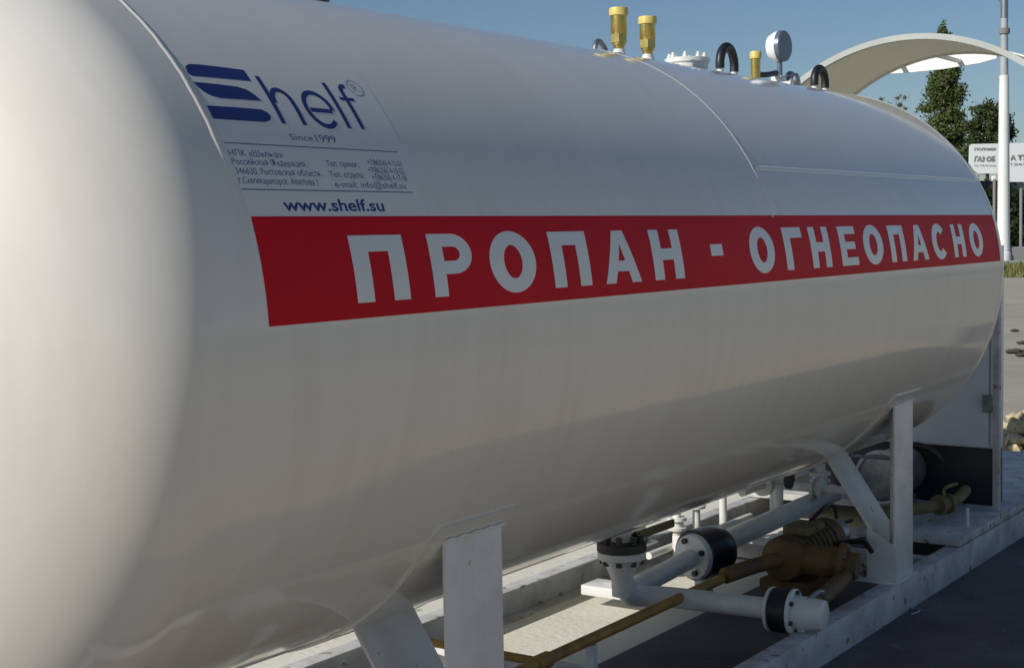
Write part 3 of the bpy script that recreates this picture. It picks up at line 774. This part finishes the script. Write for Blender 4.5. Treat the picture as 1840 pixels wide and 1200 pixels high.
yv = thing('yellow_shutoff_valve', 'yellow valve and short yellow pipe on deck between motor and corner post', 'valve', (4.72, -0.45, 0.168))
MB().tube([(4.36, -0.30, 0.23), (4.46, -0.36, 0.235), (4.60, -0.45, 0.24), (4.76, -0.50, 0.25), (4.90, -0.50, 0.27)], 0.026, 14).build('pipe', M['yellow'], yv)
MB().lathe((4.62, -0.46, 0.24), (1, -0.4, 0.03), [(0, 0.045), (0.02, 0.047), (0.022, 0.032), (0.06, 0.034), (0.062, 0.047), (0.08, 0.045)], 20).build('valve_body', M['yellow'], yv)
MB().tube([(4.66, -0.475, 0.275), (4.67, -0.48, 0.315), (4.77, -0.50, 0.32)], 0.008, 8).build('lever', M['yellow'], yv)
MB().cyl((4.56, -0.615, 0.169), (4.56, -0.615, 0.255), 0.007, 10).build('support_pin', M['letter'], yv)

# odd pieces on the asphalt: wire loop
wc = ground_at(1634, 1104)
wl = MB().tube([(wc.x-0.05, wc.y+0.03, 0.012), (wc.x+0.02, wc.y+0.045, 0.014), (wc.x+0.06, wc.y, 0.012), (wc.x+0.03, wc.y-0.03, 0.014), (wc.x-0.04, wc.y-0.02, 0.012)], 0.0035, 8, 6)
tag(wl.build('wire_loop', M['steel'], None), 'small loop of pale wire lying on the dark ground beside the skid', 'wire')

# loose grit on the road (stuff)
gr = MB(); rnd = random.Random(31)
for i in range(900):
    x = rnd.uniform(2.6, 6.5); y = rnd.uniform(-1.9, -0.69); sz = rnd.uniform(0.002, 0.0065)
    gr.lathe((x, y, 0.005), (rnd.gauss(0, .3), rnd.gauss(0, .3), 1), [(0, sz), (sz*0.7, sz*0.8), (sz*1.1, sz*0.3)], 5)
tag(gr.build('grit', M['grit'], smooth=False), 'loose pale grit scattered on the dark ground beside the skid', 'grit', kind='stuff')

# ------------------------------------------------------------------ rubble heap beyond the skid
rb = MB()
rc = ground_at(1850, 800)
for i in range(420):
    a = random.uniform(0, 6.28); q = random.random()**0.6
    x = rc.x + q*0.62*math.cos(a) + 0.25; y = rc.y + q*0.62*math.sin(a) - 0.12
    z = (1-q)*0.24*random.random()
    s = random.uniform(0.03, 0.085)*(1.1-q*0.4)
    bm = bmesh.new(); bmesh.ops.create_icosphere(bm, subdivisions=1, radius=s)
    rot = Matrix.Rotation(random.uniform(0, 6.28), 3, Vector((random.random(), random.random(), random.random()+.01)).normalized())
    sc = Vector((random.uniform(.7, 1.5), random.uniform(.5, 1.1), random.uniform(.35, .8)))
    vs = []
    for v in bm.verts:
        c = Vector((v.co.x*sc.x, v.co.y*sc.y, v.co.z*sc.z))*random.uniform(0.8, 1.15)
        vs.append(rot @ c + Vector((x, y, z+s*0.3)))
    rb.add(vs, [tuple(v.index for v in f.verts) for f in bm.faces]); bm.free()
tag(rb.build('rubble', M['stone'], smooth=False), 'heap of straw coloured rubble on the concrete beyond the skid', 'rubble', kind='stuff')
# scattered debris
for i, (px, py, s) in enumerate(((1823, 596, .10), (1838, 618, .12), (1822, 634, .16), (1836, 640, .12), (1846, 632, .1))):
    p = ground_at(px, py)
    mb = MB()
    bm = bmesh.new(); bmesh.ops.create_icosphere(bm, subdivisions=2, radius=s*0.6)
    mb.add([(p.x+v.co.x*1.6*random.uniform(.8, 1.2), p.y+v.co.y*random.uniform(.8, 1.2), 0.02+max(-0.02, v.co.z*0.30*random.uniform(.7, 1.2))) for v in bm.verts], [tuple(v.index for v in f.verts) for f in bm.faces]); bm.free()
    tag(mb.build('debris', M['soil'], smooth=False), 'small dark clod of debris on the pale concrete right of the tank', 'debris', 'dark clods on the pale concrete')

# ------------------------------------------------------------------ lamp post, sign, hedge, trees
D0 = 60.0
pb = at(1803, 440, D0)
lp = thing('lamp_post', 'tall white lamp post rising behind the far end of the tank', 'lamp post', (pb.x, pb.y, 0))
ptop = at(1809, 10, D0)
MB().lathe((pb.x, pb.y, 0), (0, 0, 1), [(0, 0.30), (0.3, 0.30), (0.35, 0.26), (ptop.z*0.72, 0.19)], 20).build('pole', M['lamp_post'], lp)
MB().lathe((pb.x, pb.y, ptop.z*0.72-0.02), (0, 0, 1), [(0, 0.165), (ptop.z*0.28, 0.13)], 18).build('upper_pole', M['steelpaint'], lp)
MB().lathe((pb.x, pb.y, ptop.z*0.90-0.2), (0, 0, 1), [(0, 0.21), (0.10, 0.22), (0.22, 0.21)], 16).build('collar', M['wall'], lp)
MB().cyl((pb.x, pb.y, ptop.z-0.6), (pb.x, pb.y, ptop.z+0.1), 0.15, 14).build('cap', M['steel'], lp)
arm0 = Vector((pb.x, pb.y, ptop.z-0.1)); armv = -Rh
MB().tube([arm0, arm0+armv*0.25+Vector((0, 0, .25)), arm0+armv*0.9+Vector((0, 0, .7)), arm0+armv*1.6+Vector((0, 0, .85))], 0.045, 8).build('arm', M['wall'], lp)
MB().lathe(arm0+armv*1.5+Vector((0, 0, .83)), armv, [(0, 0.05), (0.1, 0.13), (0.6, 0.15), (0.7, 0.06)], 12).build('lamp_head', M['steel'], lp)

# sign board behind the post
sg_o = at(1795, 300, 63)
sg = thing('signboard', 'white billboard with grey lettering behind the lamp post', 'sign', (sg_o.x, sg_o.y, 0))
def board(name, px_pts, D, th, material, parent):
    """flat board facing the yard, th metres thick, outline given where it stands D metres off"""
    fr = [at(x, y, D) for x, y in px_pts]
    bk = [p + Fh*th for p in fr]
    k = len(fr); mb = MB()
    mb.add(fr+bk, [tuple(range(k)), tuple(range(2*k-1, k-1, -1))] + [(i, i+k, (i+1) % k+k, (i+1) % k) for i in range(k)])
    return mb.build(name, material, parent, smooth=False)
b1 = board('panel', [(1743, 262), (1747, 259), (1802, 258), (1802, 312), (1757, 312), (1750, 306), (1742, 294)], 63, 0.12, M['sign'], sg)
b2 = board('panel', [(1802.3, 258), (1872, 256), (1872, 327), (1802.3, 327)], 63, 0.12, M['sign'], sg)
def sign_text(s, px0, px1, py0, py1, D, parent, bold=0.0, slant=0.0):
    bm = text_bm(s, 0, 1, 0, 1, bold)
    off = parent.location + parent.parent.location if parent.parent else parent.location
    for v in bm.verts:
        x = px0+(px1-px0)*(v.co.x + slant*v.co.y); y = py1+(py0-py1)*v.co.y
        v.co = at(x, y, D) - off
    me = bpy.data.meshes.new('lettering'); bm.to_mesh(me); bm.free(); me.materials.append(M['sign_ink'])
    o = bpy.data.objects.new('lettering', me); C.objects.link(o); o.parent = parent
sign_text('ПОЛИМЕР', 1751, 1790, 265.5, 270.5, 62.97, b1, 0.03)
sign_text('ГАЗ ОБ', 1750, 1787, 280.5, 290.5, 62.97, b1, 0.04, 0.05)
sign_text('тел. 7-03-04 город', 1750, 1789, 296, 299.5, 62.97, b1, 0.03)
sign_text('А ТУ', 1815, 1846, 278, 288, 62.97, b2, 0.04)
sign_text('Т. 23-45 78-90', 1815, 1852, 293, 297.5, 62.97, b2, 0.03)
for px in (1787, 1835, 1862):
    q = at(px, 320, 63.3)
    MB().cyl((q.x, q.y, 0), (q.x, q.y, q.z-0.02), 0.07, 10).build('post', M['wall'], sg)
q = at(1785, 321, 62.8)
MB().lathe(q, Rh, [(-0.09, 0.02), (-0.06, 0.12), (0.06, 0.12), (0.09, 0.02)], 14).build('spotlight', M['sign'], sg)

def foliage(mb, c, rad, n, size, seed, fill=0.35, squash=1.0):
    rnd = random.Random(seed)
    c = Vector(c)
    for i in range(n):
        d = Vector((rnd.gauss(0, 1), rnd.gauss(0, 1), rnd.gauss(0, 1))).normalized()
        r = min(1.35, abs(rnd.gauss(0, 0.55)) + fill*0.5)
        p = c + Vector((d.x*rad[0], d.y*rad[1], d.z*rad[2]))*r
        s = size*rnd.uniform(0.6, 1.4)
        nrm = (d*0.6 + Vector((rnd.gauss(0, 1), rnd.gauss(0, 1), rnd.gauss(0, 1)))*0.6).normalized()
        u = nrm.orthogonal().normalized(); w_ = nrm.cross(u)
        a = rnd.uniform(0, 6.28); uu = u*math.cos(a)+w_*math.sin(a); ww = nrm.cross(uu)
        mb.add([p-uu*s, p+ww*s*0.45, p+uu*s, p-ww*s*0.45], [(0, 1, 2, 3)])
def tree(name, label, px, D, top_py, clumps, leaf, n_leaf, size, group='trees beyond the yard', base_r=0.15, seed=1):
    base = at(px, 404, D)
    t = thing(name, label, 'tree', (base.x, base.y, 0), group)
    top = at(px, top_py, D)
    mb = MB()
    h = top.z
    mb.tube([(base.x, base.y, -0.05), (base.x+0.05, base.y, h*0.3), (base.x-0.04, base.y+.04, h*0.62), (base.x, base.y, h*0.90)], (base_r, 0.04), 10, 4)
    mb.build('trunk', M['bark'], t)
    rnd = random.Random(seed)
    lb = MB(); fb = MB()
    for cx, cy, rx, rz in clumps:      # px, py, radii in px
        c = at(cx, cy, D); k = D/FPX
        c = c + Fh*rnd.uniform(-1.0, 0.4)*rx*k*1.6
        lb.tube([(base.x, base.y, min(c.z*0.85, h*0.8)), ((base.x+c.x)/2, (base.y+c.y)/2, c.z*0.93), tuple(c)], (base_r*0.22, 0.012), 6, 3)
        foliage(fb, c, (rx*k, rx*k, rz*k), n_leaf, size, rnd.random(), fill=0.15)
    lb.build('limb', M['bark'], t)
    fb.build('crown', M[leaf], t, smooth=False)
    return t
rnd = random.Random(3)
cl = []
for i in range(58):
    v = i/57; py = 62 + v*255
    half = 5 + 34*min(1, v*2.6) if v < 0.45 else 36 + 22*(v-0.45)/0.55*1.4
    cl.append((1695 + rnd.uniform(-1, 1)*half*0.68, py + rnd.uniform(-8, 8), rnd.uniform(9, 15)*(0.5+min(1, v*2)), rnd.uniform(12, 20)))
tree('poplar_tree', 'tall narrow dark tree seen through the opening under the canopy', 1696, 70, 52, cl, 'leaf_a', 620, 0.085, seed=5)
cl = []
for i in range(44):
    a = rnd.uniform(0, 6.28); q = math.sqrt(rnd.random())
    cl.append((1776 + 42*q*math.cos(a), 248 + 58*q*math.sin(a), rnd.uniform(10, 18), rnd.uniform(10, 18)))
tree('round_tree', 'round dark green tree just left of the lamp post behind the billboard', 1775, 74, 190, cl, 'leaf_b', 520, 0.095, seed=9)
cl = []
for i in range(34):
    cl.append((1682 + rnd.uniform(-34, 52), 304 + rnd.uniform(-34, 40), rnd.uniform(12, 20), rnd.uniform(10, 18)))
tree('bushy_tree', 'low bushy tree at the foot of the tall narrow tree', 1690, 68, 262, cl, 'leaf_a', 420, 0.095, seed=12)
cl = []
for i in range(10):
    cl.append((1602 + rnd.uniform(-22, 26), 186 + rnd.uniform(-14, 20), rnd.uniform(4, 9), rnd.uniform(4, 8)))
tree('bare_tree', 'thin leafless looking tree far off, coloured pale for haze, just above the tank end', 1602, 120, 168, cl, 'leaf_d', 60, 0.10, seed=14, base_r=0.10)
# hedge under the board
hd = thing('hedge', 'dark dense hedge under the billboard beyond the low wall', 'hedge', (*across(67, 20), 0))
hb = MB(); rnd = random.Random(21)
for i in range(150):
    s = 14 + 16*rnd.random(); x, y = across(66.5+rnd.uniform(-.8, .8), s)
    foliage(hb, (x, y, rnd.uniform(0.5, 2.9)), (0.75, 0.75, 0.65), 150, 0.11, rnd.random(), fill=0.1)
hb.build('foliage', M['leaf_c'], hd, smooth=False)
obox('core', 67.2, 13.5, 31, 0, 3.0, 0.9, M['leaf_c'], hd)
wl2 = obox('shed', 72, 16, 30, 0, 3.6, 5, M['slate'])
tag(wl2, 'plain slate grey shed wall behind the dark hedge', 'shed')
